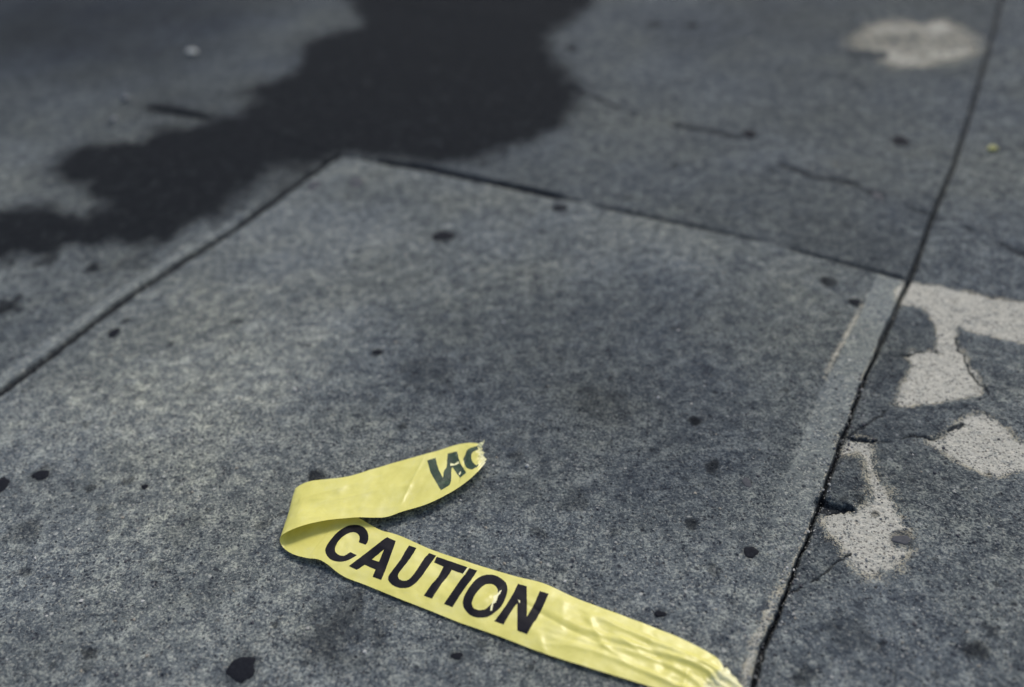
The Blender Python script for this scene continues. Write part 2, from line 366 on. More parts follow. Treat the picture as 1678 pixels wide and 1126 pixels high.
def ground_material():
    m, nt, b = new_mat('weathered_concrete'); q = NB(nt)
    geo = q.n('ShaderNodeNewGeometry'); pos = geo.outputs['Position']
    att = q.n('ShaderNodeAttribute', attribute_name='masks')
    sep = q.n('ShaderNodeSeparateColor'); q.l(att.outputs['Color'], sep.inputs[0])
    wet, pale, joint = sep.outputs[0], sep.outputs[1], sep.outputs[2]; smooth = att.outputs['Alpha']
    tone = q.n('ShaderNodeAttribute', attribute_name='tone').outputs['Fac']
    # aggregate: three sizes of noise
    n1 = q.noise(pos, 300, 4, .7)
    n2 = q.noise(pos, 120, 4, .66, .3)
    n3 = q.noise(pos, 26, 6, .62, .5)
    n4 = q.noise(pos, 3.2, 4, .6)
    nf = q.noise(pos, 55, 7, .76, .3)                      # one broad-band noise: mottling down to sand grain
    rub = q.mrange(q.noise(pos, 7, 4, .6, .6), .38, .66)      # where the paste is worn down to its sand
    k = q.math('ADD', q.math('MULTIPLY', q.math('SUBTRACT', nf, .5), 1.35), q.math('MULTIPLY', q.math('SUBTRACT', n3, .5), .34))
    kf = q.math('MULTIPLY', q.math('SUBTRACT', n1, .5), q.mrange(rub, 0, 1, .9, 1.8))
    k = q.math('ADD', k, kf)
    k = q.math('ADD', k, q.mrange(rub, 0, 1, -.01, .05))
    k = q.math('MULTIPLY', k, q.mrange(smooth, 0, 1, 1, .5))
    k = q.math('ADD', k, .5)
    col = q.ramp(k, [(0.17, (.026, .031, .042)), (0.38, (.083, .099, .114)), (0.55, (.141, .163, .173)), (0.78, (.34, .370, .350))])
    # warm / greenish versus bluish drift
    col = q.mix(q.mrange(n4, .38, .62, 0, .6), col, q.mix(1.0, col, (1.10, 1.04, .86), 'MULTIPLY'))
    col = q.mix(q.mrange(n3, .55, .7, 0, .35), col, q.mix(1.0, col, (.82, .86, 1.02), 'MULTIPLY'))
    mpg = q.n('ShaderNodeMapping'); q.l(pos, mpg.inputs[0]); mpg.inputs['Rotation'].default_value = (0, 0, .7); mpg.inputs['Scale'].default_value = (1, 2.6, 1)
    sc1 = q.noise(mpg.outputs[0], 13, 7, .68, .8)
    col = q.mix(q.math('MULTIPLY', q.mrange(sc1, .56, .68), .42), col, q.mix(1.0, col, (1.75, 1.70, 1.55), 'MULTIPLY'))
    sc2 = q.noise(pos, 19, 6, .68, .6)
    col = q.mix(q.math('MULTIPLY', q.mrange(sc2, .57, .70), .55), col, q.mix(1.0, col, (.50, .53, .62), 'MULTIPLY'))
    # stones showing in the paste: light chips, dark pits
    dv = q.n('ShaderNodeVectorMath', operation='MULTIPLY_ADD'); nc = q.n('ShaderNodeTexNoise'); q.l(pos, nc.inputs['Vector']); nc.inputs['Scale'].default_value = 160; q.l(nc.outputs['Color'], dv.inputs[0]); dv.inputs[1].default_value = (.0022, .0022, .0022); q.l(pos, dv.inputs[2])
    posd = dv.outputs[0]
    v1 = q.vor(posd, 230); ci = q.n('ShaderNodeSeparateColor'); q.l(v1.outputs['Color'], ci.inputs[0])
    chip = q.math('MULTIPLY', q.math('MULTIPLY', q.mrange(ci.outputs[0], .80, .90), q.mrange(rub, 0, 1, .3, 1)), q.mrange(v1.outputs['Distance'], .25, .40, 1, 0))
    col = q.mix(q.math('MULTIPLY', chip, .72), col, q.ramp(ci.outputs[1], [(.2, (.28, .30, .29)), (.6, (.40, .41, .38)), (.9, (.44, .41, .35))]))
    v3 = q.vor(posd, 480); c3 = q.n('ShaderNodeSeparateColor'); q.l(v3.outputs['Color'], c3.inputs[0])
    col = q.mix(q.math('MULTIPLY', q.mrange(c3.outputs[0], .88, .94), .60), col, (.36, .37, .33))
    col = q.mix(q.math('MULTIPLY', q.mrange(c3.outputs[1], .90, .95), .60), col, (.030, .034, .044))
    pit = q.math('MULTIPLY', q.mrange(ci.outputs[1], .84, .90), q.mrange(v1.outputs['Distance'], .25, .42, 1, 0))
    col = q.mix(q.math('MULTIPLY', pit, .8), col, (.028, .030, .040))
    v2 = q.vor(posd, 85); c2 = q.n('ShaderNodeSeparateColor'); q.l(v2.outputs['Color'], c2.inputs[0])
    chip2 = q.math('MULTIPLY', q.mrange(c2.outputs[0], .90, .93), q.mrange(v2.outputs['Distance'], .12, .22, 1, 0))
    col = q.mix(q.math('MULTIPLY', chip2, .8), col, (.44, .45, .42))
    pit2 = q.math('MULTIPLY', q.mrange(c2.outputs[1], .86, .90), q.mrange(v2.outputs['Distance'], .14, .26, 1, 0))
    col = q.mix(q.math('MULTIPLY', pit2, .8), col, (.030, .033, .042))
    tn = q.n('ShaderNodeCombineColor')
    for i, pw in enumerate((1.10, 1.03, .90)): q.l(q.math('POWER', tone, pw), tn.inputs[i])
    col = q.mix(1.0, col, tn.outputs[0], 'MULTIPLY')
    # pale cement, with its edge dissolving into speckle
    np_ = q.noise(pos, 420, 3, .6); np2 = q.noise(pos, 60, 3, .6)
    pm = q.math('ADD', pale, q.math('MULTIPLY', q.math('SUBTRACT', np_, .5), 3.2))
    pm = q.math('ADD', pm, q.math('MULTIPLY', q.math('SUBTRACT', np2, .5), 1.7))
    pm = q.mrange(pm, .42, .70)
    pm = q.math('MULTIPLY', pm, q.mrange(pale, .02, .35))
    pcol = q.ramp(q.noise(pos, 200, 4, .7), [(0.25, (.33, .32, .272)), (.5, (.52, .508, .44)), (.75, (.63, .615, .54))])
    spk = q.math('MULTIPLY', q.mrange(ci.outputs[2], .50, .60), q.mrange(v1.outputs['Distance'], .22, .38, 1, 0))
    pcol = q.mix(q.math('MULTIPLY', spk, .75), pcol, (.10, .095, .09))
    pcol = q.mix(q.mrange(pale, .5, .8, 1, 0), pcol, q.mix(1.0, pcol, (1.0, .95, .82), 'MULTIPLY'))
    pst = q.mrange(pale, .0, .9, .25, 1)
    col = q.mix(q.math('MULTIPLY', pm, pst), col, pcol)
    # damp concrete and dirt-filled joints
    wcol = q.ramp(nf, [(.35, (.0125, .0145, .0175)), (.65, (.0200, .0228, .0262))])
    wm = q.math('ADD', wet, q.math('MULTIPLY', q.math('SUBTRACT', n3, .5), .9))
    wm = q.math('MULTIPLY', q.math('MULTIPLY', q.mrange(wm, .10, .95), q.mrange(wet, 0, .15)), q.mrange(n3, .58, .74, 1.0, .86))
    col = q.mix(wm, col, wcol)
    jcol = q.ramp(n2, [(.3, (.008, .010, .014)), (.75, (.017, .020, .025))])
    col = q.mix(q.math('MULTIPLY', joint, .93), col, jcol)
    q.l(col, b.inputs['Base Color'])
    b.inputs['Roughness'].default_value = .92
    q.l(q.mrange(wm, 0, 1, .18, .05), b.inputs['Specular IOR Level'])
    bp = q.n('ShaderNodeBump'); bp.inputs['Strength'].default_value = .9; bp.inputs['Distance'].default_value = .0040
    hh = q.math('ADD', q.math('MULTIPLY', n1, .5), q.math('MULTIPLY', nf, 1.3))
    hh = q.math('SUBTRACT', hh, q.math('MULTIPLY', pit, .35))
    hh = q.math('MULTIPLY', hh, q.mrange(smooth, 0, 1, 1, .35))
    q.l(hh, bp.inputs['Height']); q.l(bp.outputs[0], b.inputs['Normal'])
    return m
MG = ground_material()

# ------------------------------------------------------------------ the pavement: one height field, split into slabs
th = np.radians(np.linspace(62.5, 15.8, 740))
yf = CAMH / np.tan(th)
yn = -np.geomspace(0.02, 1.6, 26)[::-1] + yf[0]
yb = yf[-1] + np.geomspace(0.02, 6, 60)
Y = np.concatenate([yn, yf, yb])
uf = np.linspace(-0.60, 0.60, 960)
uo = 0.62 + np.geomspace(0.003, 3.0, 60)
U = np.concatenate([-uo[::-1], uf, uo])
nU, nY = len(U), len(Y)
YY, UU = np.meshgrid(Y, U, indexing='ij')
XX = UU * (np.maximum(YY, 0.3) + 0.6)
x = XX.ravel(); y = YY.ravel()
G = ground(x, y)
z = G['z']
Z2 = z.reshape(nY, nU)
# normals of the whole field, shared by all its pieces
def grad_normals():
    Pt = np.stack([XX, YY, Z2], -1)
    du = np.gradient(Pt, axis=1); dv = np.gradient(Pt, axis=0)
    n = np.cross(du, dv); n /= np.linalg.norm(n, axis=-1, keepdims=True)
    n[n[..., 2] < 0] *= -1
    return n.reshape(-1, 3)
NRM = grad_normals()
vid = np.arange(nU * nY).reshape(nY, nU)
quads = np.stack([vid[:-1, :-1], vid[:-1, 1:], vid[1:, 1:], vid[1:, :-1]], -1).reshape(-1, 4)
f0 = quads[:, 0]
# face labels: 0.. slabs, 100+ pale, 200+ fragments, 300 stain
lab = (G['col'][f0] + 3) * 6 + (G['row'][f0] + 1)
wh = G['which'][f0]; fr = G['frag'][f0]
lab = np.where(wh >= 0, 100 + wh, lab)
lab = np.where((G['sds'][f0] < 0), 300, lab)
lab = np.where((fr >= 0) & (wh < 0), 200 + fr, lab)
masks = np.stack([np.clip(G['wet'], 0, 1), np.clip(G['pale'], 0, 1), np.clip(G['joint'], 0, 1), np.clip(G['smooth'], 0, 1)], -1).astype(np.float32)
co = np.stack([x, y, z], -1).astype(np.float32)
def piece(name, sel, parent=None):
    qs = quads[sel]
    used, inv = np.unique(qs, return_inverse=True)
    inv = inv.reshape(-1, 4)
    me = bpy.data.meshes.new(name)
    me.vertices.add(len(used)); me.vertices.foreach_set('co', co[used].ravel())
    me.loops.add(inv.size); me.loops.foreach_set('vertex_index', inv.ravel().astype(np.int32))
    me.polygons.add(len(inv)); me.polygons.foreach_set('loop_start', np.arange(0, inv.size, 4, dtype=np.int32))
    me.update(calc_edges=True)
    at = me.attributes.new('masks', 'FLOAT_COLOR', 'POINT'); at.data.foreach_set('color', masks[used].ravel())
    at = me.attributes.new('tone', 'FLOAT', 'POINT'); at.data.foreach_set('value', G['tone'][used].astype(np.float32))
    me.shade_smooth()
    me.normals_split_custom_set_from_vertices(NRM[used].astype(np.float32))
    me.materials.append(MG)
    o = bpy.data.objects.new(name, me); COL.objects.link(o)
    if parent: o.parent = parent
    return o
pav = bpy.data.objects.new('pavement', None); COL.objects.link(pav); pav['kind'] = 'structure'
pav['label'] = 'grey weathered concrete pavement of large slabs'
SL = {(0, 0): 'large grey slab that the caution tape lies on', (0, 1): 'darker slab beyond the cross joint', (-1, 0): 'slab left of the diagonal joint',
      (-1, 1): 'darkest far left slab', (1, 0): 'broken patched slab on the right', (1, 1): 'far right slab beyond the pale band'}
for L in np.unique(lab):
    sel = lab == L
    if sel.sum() < 40: 
        continue
    if L < 100:
        o = piece('paving_slab', sel, pav)
        k = (int(L) // 6 - 3, int(L) % 6 - 1)
        if k in SL: o['label'] = SL[k]
    elif L < 200:
        o = piece('cement_patch', sel, pav); o['label'] = PALES[int(L) - 100][2]
    elif L < 300:
        o = piece('concrete_fragment', sel, pav); o['label'] = FRAGS[int(L) - 200][1]
    else:
        o = piece('wet_stain', sel)
        o['label'] = 'dark wet stain spreading over the far slabs and joints'; o['category'] = 'stain'
# ground out to the horizon, under the slabs
gm = bpy.data.meshes.new('ground')
gm.from_pydata([(-150, -150, -.03), (150, -150, -.03), (150, 150, -.03), (-150, 150, -.03)], [], [(0, 1, 2, 3)])
at = gm.attributes.new('masks', 'FLOAT_COLOR', 'POINT'); at.data.foreach_set('color', [0.0] * 16)
at = gm.attributes.new('tone', 'FLOAT', 'POINT'); at.data.foreach_set('value', [0.8] * 4)
gm.materials.append(MG)
go = bpy.data.objects.new('ground', gm); COL.objects.link(go); go['kind'] = 'structure'

# ------------------------------------------------------------------ the caution tape
# pairs of edge points: near edge, far edge (pixel x, y, height in mm)
PAIRS = [
 ((1196, 1168, 1.5), (1212, 1122, 3)), ((1150, 1152, 2), (1190, 1100, 5)), ((1120, 1143, 2), (1170, 1075, 5)), ((1066, 1125, 3), (1110, 1044, 3)), ((980, 1099, 3.5), (1023, 1010, 2.5)),
 ((894, 1072, 3), (951, 983, 2.5)), ((836, 1050, 2.5), (890, 956, 2.5)), ((798, 1036, 2.5), (850, 946, 3)), ((755, 1021, 2.5), (805, 933, 3)),
 ((700, 999, 2.5), (755, 917, 2.5)), ((648, 979, 3), (703, 899, 2.5)), ((600, 959, 3), (656, 878, 3)), ((562, 944, 3.5), (622, 868, 3)),
 ((527, 919, 7), (590, 850, 3)), ((505, 915, 7), (566, 838, 2.5)), ((480, 908, 6), (540, 822, 2.5)), ((464, 897, 6), (506, 806, 3)),
 ((458.5, 885, 11), (484, 803, 7)), ((463, 876, 17), (494, 794, 11)), ((482, 866.5, 20), (512, 787.5, 13)), ((511, 857.5, 19), (535, 785, 13)),
 ((545, 851, 17), (570, 781, 12)), ((587, 848, 14), (612, 768.5, 10)), ((630, 847.5, 12), (655, 756, 8)), ((660, 838, 12), (690, 746.5, 8)),
 ((700, 826, 12), (718, 738.5, 8)), ((735, 809, 12), (743, 730.5, 8)), ((760, 793, 12), (762, 726.5, 9)), ((780, 776, 12), (776, 726, 10)), ((796, 758, 10), (787, 728, 10))]
def catmull(pts, m):
    pts = np.array(pts, float); out = []
    Q = np.vstack([2 * pts[0] - pts[1], pts, 2 * pts[-1] - pts[-2]])
    for i in range(1, len(Q) - 2):
        for t in np.linspace(0, 1, m, endpoint=False):
            p0, p1, p2, p3 = Q[i - 1:i + 3]
            out.append(.5 * ((2 * p1) + (-p0 + p2) * t + (2 * p0 - 5 * p1 + 4 * p2 - p3) * t * t + (-p0 + 3 * p1 - 3 * p2 + p3) * t ** 3))
    out.append(Q[-2]); return np.array(out)
MS = 18; NV = 56
e0 = catmull([np.array([*P(a, b, c / 1000)]) for (a, b, c), _ in PAIRS], MS)
e1 = catmull([np.array([*P(a, b, c / 1000)]) for _, (a, b, c) in PAIRS], MS)
NUU = len(e0)
kk = np.arange(NUU) / MS                   # knot number
vv = np.linspace(0, 1, NV)
T = e0[:, None, :] * (1 - vv[None, :, None]) + e1[:, None, :] * vv[None, :, None]
K, V = np.meshgrid(kk, vv, indexing='ij')
mid = (e0 + e1) / 2
s = np.concatenate([[0], np.cumsum(np.linalg.norm(np.diff(mid, axis=0), axis=1))])
Sg = np.repeat(s[:, None], NV, 1); Wd = V * 0.075
dz = np.zeros_like(K)
edge = np.sin(np.pi * V)
nz = fbm(Sg.ravel() * 1.0, Wd.ravel() * 1.0, 28, 3, 200).reshape(K.shape)
nz2 = fbm(Sg.ravel() * 1.0, Wd.ravel() * 1.0, 110, 3, 210).reshape(K.shape)
dz += 0.0018 * nz * (0.35 + edge) + 0.00020 * nz2
dz += 0.0012 * edge * (K < 16)
rdg = 1 - np.abs(fbm(Sg.ravel() * .8 + .3 * Wd.ravel(), Wd.ravel() * 1.0, 30, 2, 240).reshape(K.shape)) * 2.4
dz += 0.0011 * np.clip(rdg, 0, 1) ** 2 * (0.35 + 0.25 * (1 - sstep(3, 8, K)))
# long pleats running into the torn end at the bottom right
pl = 1 - sstep(2.0, 6.5, K)
for c, wv, amp in ((0.22, .045, 1.6), (0.40, .05, 1.4), (0.62, .055, 2.2), (0.80, .05, 1.8)):
    cc = c + 0.06 * np.sin(K * 1.3 + c * 9)
    dz += amp * 0.001 * pl * np.exp(-((V - cc) / wv) ** 2)
# cross crumples, sharp creases
def crease(k0, v0, k1, v1, wk, amp):
    px, py = (K - 0) * 0.6, V * 1.0
    ax, ay, bx_, by_ = k0 * .6, v0, k1 * .6, v1
    dx, dy = bx_ - ax, by_ - ay
    t = np.clip(((px - ax) * dx + (py - ay) * dy) / (dx * dx + dy * dy), 0, 1)
    d = np.hypot(px - ax - t * dx, py - ay - t * dy)
    return amp * 0.0007 * np.exp(-np.abs(d) / wk)
for c in [(4.6, .75, 4.1, .40, .05, 2.4), (4.1, .40, 3.7, .30, .05, 1.8), (3.9, .62, 3.5, .50, .05, 2.0), (3.3, .60, 2.9, .38, .05, -1.8), (2.4, .50, 2.2, .15, .06, 2.2), (2.3, .85, 2.7, .65, .05, 1.5),
          (5.3, .85, 5.0, .45, .05, 1.4), (5.3, .2, 5.1, .05, .05, 1.6), (6.2, .60, 4.2, .42, .035, -1.3), (7.4, .7, 7.9, .25, .05, 1.4), (9.2, .9, 9.1, .1, .05, .7), (12.2, .3, 12.6, .02, .06, 1.5),
          (18.5, .62, 21, .72, .06, 1.0), (20, .45, 22.5, .5, .06, .9), (24.2, .9, 23.8, .2, .06, 1.2), (23.2, .5, 24.0, .42, .05, 1.0), (26.2, .8, 27.2, .3, .06, 1.2), (27.2, .7, 26.6, .15, .05, -1.0), (22, .2, 24, .1, .08, .8)]:
    dz += crease(*c)
dz *= np.where((K > 14) & (K < 17), .4, 1.0)
# lower lip of the upper run curls under a little
up2 = sstep(17.5, 19, K)
# torn ends: fine crumpling
end1 = (1 - sstep(0.9, 1.9, K + 0.35 * nz)); end2 = sstep(28.0, 28.9, K + 0.3 * nz)
stretch = np.maximum(end1, end2)
dz += stretch * 0.0025 * fbm(Sg.ravel(), Wd.ravel(), 130, 3, 230).reshape(K.shape) * (0.3 + edge)
T[..., 2] += dz
# jagged tear at both ends: slide the last rows along the tape
def jag(n, seed, amp):
    r = np.random.default_rng(seed); a = np.interp(np.linspace(0, 1, n), np.linspace(0, 1, 19), r.uniform(-1, 1, 19)) + .4 * r.uniform(-1, 1, n)
    return a * amp
d1 = (mid[0] - mid[MS]); d1 /= np.linalg.norm(d1)
d2 = (mid[-1] - mid[-1 - MS]); d2 /= np.linalg.norm(d2)
j1 = jag(NV, 5, .0045) + 0.010 * np.exp(-((vv - .86) / .10) ** 2); j2 = jag(NV, 6, .0018) 
for i in range(14):
    f = (1 - i / 14) ** 1.5
    T[i] += (j1 * f)[:, None] * d1
    T[NUU - 1 - i] += (j2 * f)[:, None] * d2
# keep it off the ground
gz = ground(T[..., 0].ravel(), T[..., 1].ravel())['z'].reshape(K.shape)
T[..., 2] = np.maximum(T[..., 2], gz + 0.0007)

tape = bpy.data.objects.new('caution_tape', None); COL.objects.link(tape)
c0 = P(620, 900); tape.location = (c0[0], c0[1], 0)
tape['label'] = 'yellow plastic barrier tape folded back on itself, printed CAUTION in black'
tape['category'] = 'barrier tape'
tape_inv = Matrix.Translation((-c0[0], -c0[1], 0))
def grid_mesh(name, T, fl=None):
    n, m = T.shape[:2]
    id_ = np.arange(n * m).reshape(n, m)
    q = np.stack([id_[:-1, :-1], id_[:-1, 1:], id_[1:, 1:], id_[1:, :-1]], -1).reshape(-1, 4)
    me = bpy.data.meshes.new(name)
    V_ = T.reshape(-1, 3) - np.array([c0[0], c0[1], 0])
    me.from_pydata(V_.tolist(), [], q.tolist()); me.shade_smooth(); return me
tm = grid_mesh('tape_film', T)
a_ = tm.attributes.new('stretch', 'FLOAT', 'POINT'); a_.data.foreach_set('value', stretch.ravel().astype(np.float32))
uvw = np.stack([Sg.ravel(), Wd.ravel(), np.zeros(Sg.size)], -1).astype(np.float32)
a_ = tm.attributes.new('run', 'FLOAT_VECTOR', 'POINT'); a_.data.foreach_set('vector', uvw.ravel())
m, nt_, b = new_mat('yellow_tape_film'); q = NB(nt_)
st = q.n('ShaderNodeAttribute', attribute_name='stretch').outputs['Fac']
rv = q.n('ShaderNodeAttribute', attribute_name='run').outputs['Vector']
f1 = q.noise(rv, 28, 4, .6); f2 = q.noise(rv, 130, 4, .65, .6)
yc = q.ramp(f1, [(.25, (.75, .692, .165)), (.5, (.83, .775, .215)), (.75, (.86, .815, .31))])
yc = q.mix(q.mrange(f2, .55, .72, 0, .35), yc, (.80, .76, .34))
f3 = q.noise(rv, 420, 3, .6)
yc = q.mix(q.mrange(f3, .68, .76, 0, .25), yc, (.50, .46, .14))
wm_ = q.math('ADD', st, q.math('MULTIPLY', q.math('SUBTRACT', f2, .5), 1.6))
yc = q.mix(q.math('MULTIPLY', q.mrange(wm_, .3, 1.1), q.mrange(st, 0, .3)), yc, (.84, .82, .50))
q.l(yc, b.inputs['Base Color'])
b.inputs['Roughness'].default_value = .33; b.inputs['Specular IOR Level'].default_value = .5
bp = q.n('ShaderNodeBump'); bp.inputs['Strength'].default_value = .22; bp.inputs['Distance'].default_value = .002
mp = q.n('ShaderNodeMapping'); q.l(rv, mp.inputs[0]); mp.inputs['Scale'].default_value = (1, .45, 1)
vr = q.n('ShaderNodeTexVoronoi', feature='F1'); q.l(mp.outputs[0], vr.inputs[0]); vr.inputs['Scale'].default_value = 70
hb = q.math('ADD', q.math('MULTIPLY', q.noise(rv, 60, 4, .5, 1.2), .9), q.math('MULTIPLY', vr.outputs['Distance'], .25))
q.l(hb, bp.inputs['Height']); q.l(bp.outputs[0], b.inputs['Normal'])
tr = q.n('ShaderNodeBsdfTranslucent'); q.l(yc, tr.inputs[0]); ms = q.n('ShaderNodeMixShader'); ms.inputs[0].default_value = .16
q.l(b.outputs[0], ms.inputs[1]); q.l(tr.outputs[0], ms.inputs[2])
q.l(ms.outputs[0], nt_.nodes['Material Output'].inputs[0])
MT = m
tm.materials.append(MT)
film = bpy.data.objects.new('tape_film', tm); COL.objects.link(film); film.parent = tape

# printing: outlines laid on the film surface
bvh = BVHTree.FromPolygons([tuple(p) for p in T.reshape(-1, 3)], [tuple(p.vertices) for p in tm.polygons])
EYE = Vector((0, 0, CAMH))
def smooth_poly(pts, corner=math.radians(38), sub=4):
    """round the gentle bends of a traced outline, keep its corners"""
    n = len(pts); pts = [np.array(p, float) for p in pts]; out = []
    sharp = []
    for i in range(n):
        a, b_, c = pts[i - 1], pts[i], pts[(i + 1) % n]
        u, w_ = b_ - a, c - b_
        ang = abs(math.atan2(u[0] * w_[1] - u[1] * w_[0], u @ w_)); sharp.append(ang > corner)
    for i in range(n):
        p1, p2 = pts[i], pts[(i + 1) % n]
        p0 = pts[i - 1] if not sharp[i] else 2 * p1 - p2
        p3 = pts[(i + 2) % n] if not sharp[(i + 1) % n] else 2 * p2 - p1
        for t in np.linspace(0, 1, sub, endpoint=False):
            out.append(.5 * ((2 * p1) + (-p0 + p2) * t + (2 * p0 - 5 * p1 + 4 * p2 - p3) * t * t + (-p0 + 3 * p1 - 3 * p2 + p3) * t ** 3))
    return out
def inside(pt, poly):
    x_, y_ = pt; r = False
    for i in range(len(poly)):
        x0, y0 = poly[i - 1]; x1, y1 = poly[i]
        if (y0 > y_) != (y1 > y_) and x_ < (x1 - x0) * (y_ - y0) / (y1 - y0) + x0: r = not r
    return r
def print_mesh(name, outer, holes, mat, lift=.00016, step=1.6, rough=0.25):
    r = random.Random(len(outer) * 7 + int(outer[0][0]))
    loops = [smooth_poly(outer)] + [smooth_poly(h) for h in holes]
    vs, es = [], []
    for lp in loops:
        s0 = len(vs)
        for p in lp: vs.append(Vector((p[0] + r.uniform(-rough, rough), p[1] + r.uniform(-rough, rough))))
        es += [(s0 + i, s0 + (i + 1) % len(lp)) for i in range(len(lp))]
    xs = [v.x for v in vs]; ys = [v.y for v in vs]
    for gx in np.arange(min(xs), max(xs), step):
        for gy in np.arange(min(ys), max(ys), step):
            if inside((gx, gy), loops[0]) and not any(inside((gx, gy), h) for h in loops[1:]): vs.append(Vector((gx, gy)))
    V2, E2, F2, *_ = delaunay_2d_cdt(vs, es, [], 0, 1e-4)
    F3 = []
    for f in F2:
        c = sum((V2[i] for i in f), Vector((0, 0))) / len(f)
        if inside(c, loops[0]) and not any(inside(c, h) for h in loops[1:]): F3.append(f)
    pts = []
    for v in V2:
        d = Vector(ROT @ ray_c(v.x, v.y)).normalized()
        loc, nor, idx, dist = bvh.ray_cast(EYE, d)
        if loc is None:
            loc, nor, idx, dist = bvh.find_nearest(Vector(P(v.x, v.y, .004)))
        if nor.dot(d) > 0: nor = -nor
        pts.append(loc + nor * lift - Vector((c0[0], c0[1], 0)))
    me = bpy.data.meshes.new(name); me.from_pydata([tuple(p) for p in pts], [], [tuple(f) for f in F3]); me.shade_smooth()
    me.materials.append(mat)
    o = bpy.data.objects.new(name, me); COL.objects.link(o); o.parent = tape
    return o
mk, nk, bk = new_mat('black_print'); q = NB(nk)
g_ = q.n('ShaderNodeNewGeometry').outputs['Position']
q.l(q.ramp(q.noise(g_, 500, 4, .7), [(.3, (.006, .006, .010)), (.62, (.009, .009, .014)), (.85, (.030, .029, .028))]), bk.inputs['Base Color'])
bk.inputs['Roughness'].default_value = .5; bk.inputs['Specular IOR Level'].default_value = .10
mgn, ng, bgn = new_mat('print_seen_through_film'); q = NB(ng)
g_ = q.n('ShaderNodeNewGeometry').outputs['Position']
q.l(q.ramp(q.noise(g_, 70, 4, .7, .8), [(.3, (.018, .034, .022)), (.55, (.030, .060, .034)), (.75, (.075, .12, .07))]), bgn.inputs['Base Color'])
bgn.inputs['Roughness'].default_value = .45; bgn.inputs['Specular IOR Level'].default_value = .25
bpn = q.n('ShaderNodeBump'); bpn.inputs['Strength'].default_value = .4; bpn.inputs['Distance'].default_value = .002
q.l(q.noise(g_, 110, 3, .6, 1.0), bpn.inputs['Height']); q.l(bpn.outputs[0], bgn.inputs['Normal'])
A_ = lambda L: [(520 + px / 7.04, 840 + py / 7.04) for px, py in L]
B_ = lambda L: [(680 + px / 6.622, 890 + py / 6.622) for px, py in L]
C_ = lambda L: [(680 + px / 10.238, 710 + py / 10.238) for px, py in L]
LET = [
 ('C', A_([(555, 372), (580, 340), (590, 290), (585, 240), (560, 195), (520, 162), (470, 145), (410, 143), (350, 155), (290, 185), (220, 240), (150, 320), (108, 385), (92, 435), (105, 485), (140, 530), (190, 558), (250, 568), (320, 560), (385, 535), (458, 492), (378, 458), (330, 490), (290, 500), (240, 485), (210, 460), (203, 420), (220, 370), (260, 310), (320, 260), (380, 232), (430, 228), (470, 250), (488, 285), (480, 345)]), []),
 ('A', A_([(805, 285), (905, 330), (860, 460), (790, 650), (738, 778), (638, 742), (670, 658), (545, 605), (455, 662), (365, 618), (560, 470), (700, 360), (770, 308)]), [A_([(770, 425), (712, 568), (630, 542)])]),
 ('U', A_([(1058, 380), (1143, 410), (1090, 500), (1000, 620), (940, 700), (928, 735), (945, 770), (990, 787), (1040, 780), (1090, 740), (1150, 660), (1220, 550), (1290, 468), (1372, 498), (1290, 610), (1200, 740), (1120, 825), (1060, 862), (1000, 872), (930, 865), (862, 832), (822, 785), (820, 740), (850, 690), (950, 560), (1020, 440)]), []),
 ('T', B_([(235, 148), (570, 262), (525, 335), (400, 292), (350, 370), (290, 440), (185, 603), (95, 572), (180, 450), (250, 370), (310, 255), (208, 212)]), []),
 ('I', B_([(590, 270), (675, 300), (610, 400), (520, 520), (405, 698), (315, 660), (480, 420), (545, 340)]), []),
 ('O', B_([(810, 343), (880, 355), (950, 395), (990, 440), (1003, 510), (985, 590), (940, 680), (870, 750), (800, 795), (730, 810), (650, 803), (590, 775), (540, 720), (520, 660), (530, 590), (570, 510), (630, 430), (690, 375), (750, 350)]), [B_([(800, 443), (850, 450), (885, 480), (900, 520), (890, 570), (860, 620), (800, 690), (750, 722), (690, 727), (640, 710), (620, 670), (625, 620), (660, 550), (710, 490), (755, 455)])]),
 ('N', B_([(1118, 443), (1215, 470), (1215, 800), (1290, 670), (1355, 520), (1450, 552), (1385, 700), (1310, 840), (1290, 860), (1215, 990), (1110, 950), (1110, 655), (1060, 720), (960, 885), (862, 850), (985, 680), (1060, 560)]), []),
]
for ch, outer, holes in LET:
    o = print_mesh('printed_letter', outer, holes, mk); o['label'] = 'black printed letter ' + ch
for ch, outer in (('N', C_([(205, 460), (345, 415), (400, 610), (470, 750), (485, 640), (530, 560), (545, 345), (705, 305), (760, 500), (860, 660), (755, 750), (690, 660), (630, 570), (612, 620), (605, 800), (580, 870), (435, 958), (360, 830), (270, 670)])),
                  ('C', C_([(1050, 215), (1065, 275), (970, 315), (945, 370), (950, 440), (980, 500), (1030, 540), (1075, 512), (1045, 560), (960, 608), (890, 595), (840, 540), (812, 430), (840, 370), (870, 290), (930, 250)]))):
    o = print_mesh('printed_letter', outer, [], mgn, rough=.35); o['label'] = 'dark green letter %s seen mirrored through the film' % ch
mw, nw, bw = new_mat('stretched_film'); bw.inputs['Base Color'].default_value = (.84, .81, .45, 1); bw.inputs['Roughness'].default_value = .3
for pts in (B_([(940, 510), (925, 545), (900, 580), (880, 640), (850, 660), (835, 735), (818, 735), (825, 680), (850, 620), (850, 575), (885, 560), (915, 525)]),
            B_([(575, 265), (590, 268), (550, 315), (528, 340), (520, 335), (545, 300)]),
            B_([(1118, 615), (1140, 625), (1138, 655), (1128, 640)]),
            C_([(770, 640), (762, 690), (730, 712), (748, 660)]), C_([(600, 500), (660, 520), (730, 470), (740, 510), (660, 545), (590, 545)])):
    print_mesh('stretch_mark', pts, [], mw, lift=.0003, step=1.0, rough=.4)
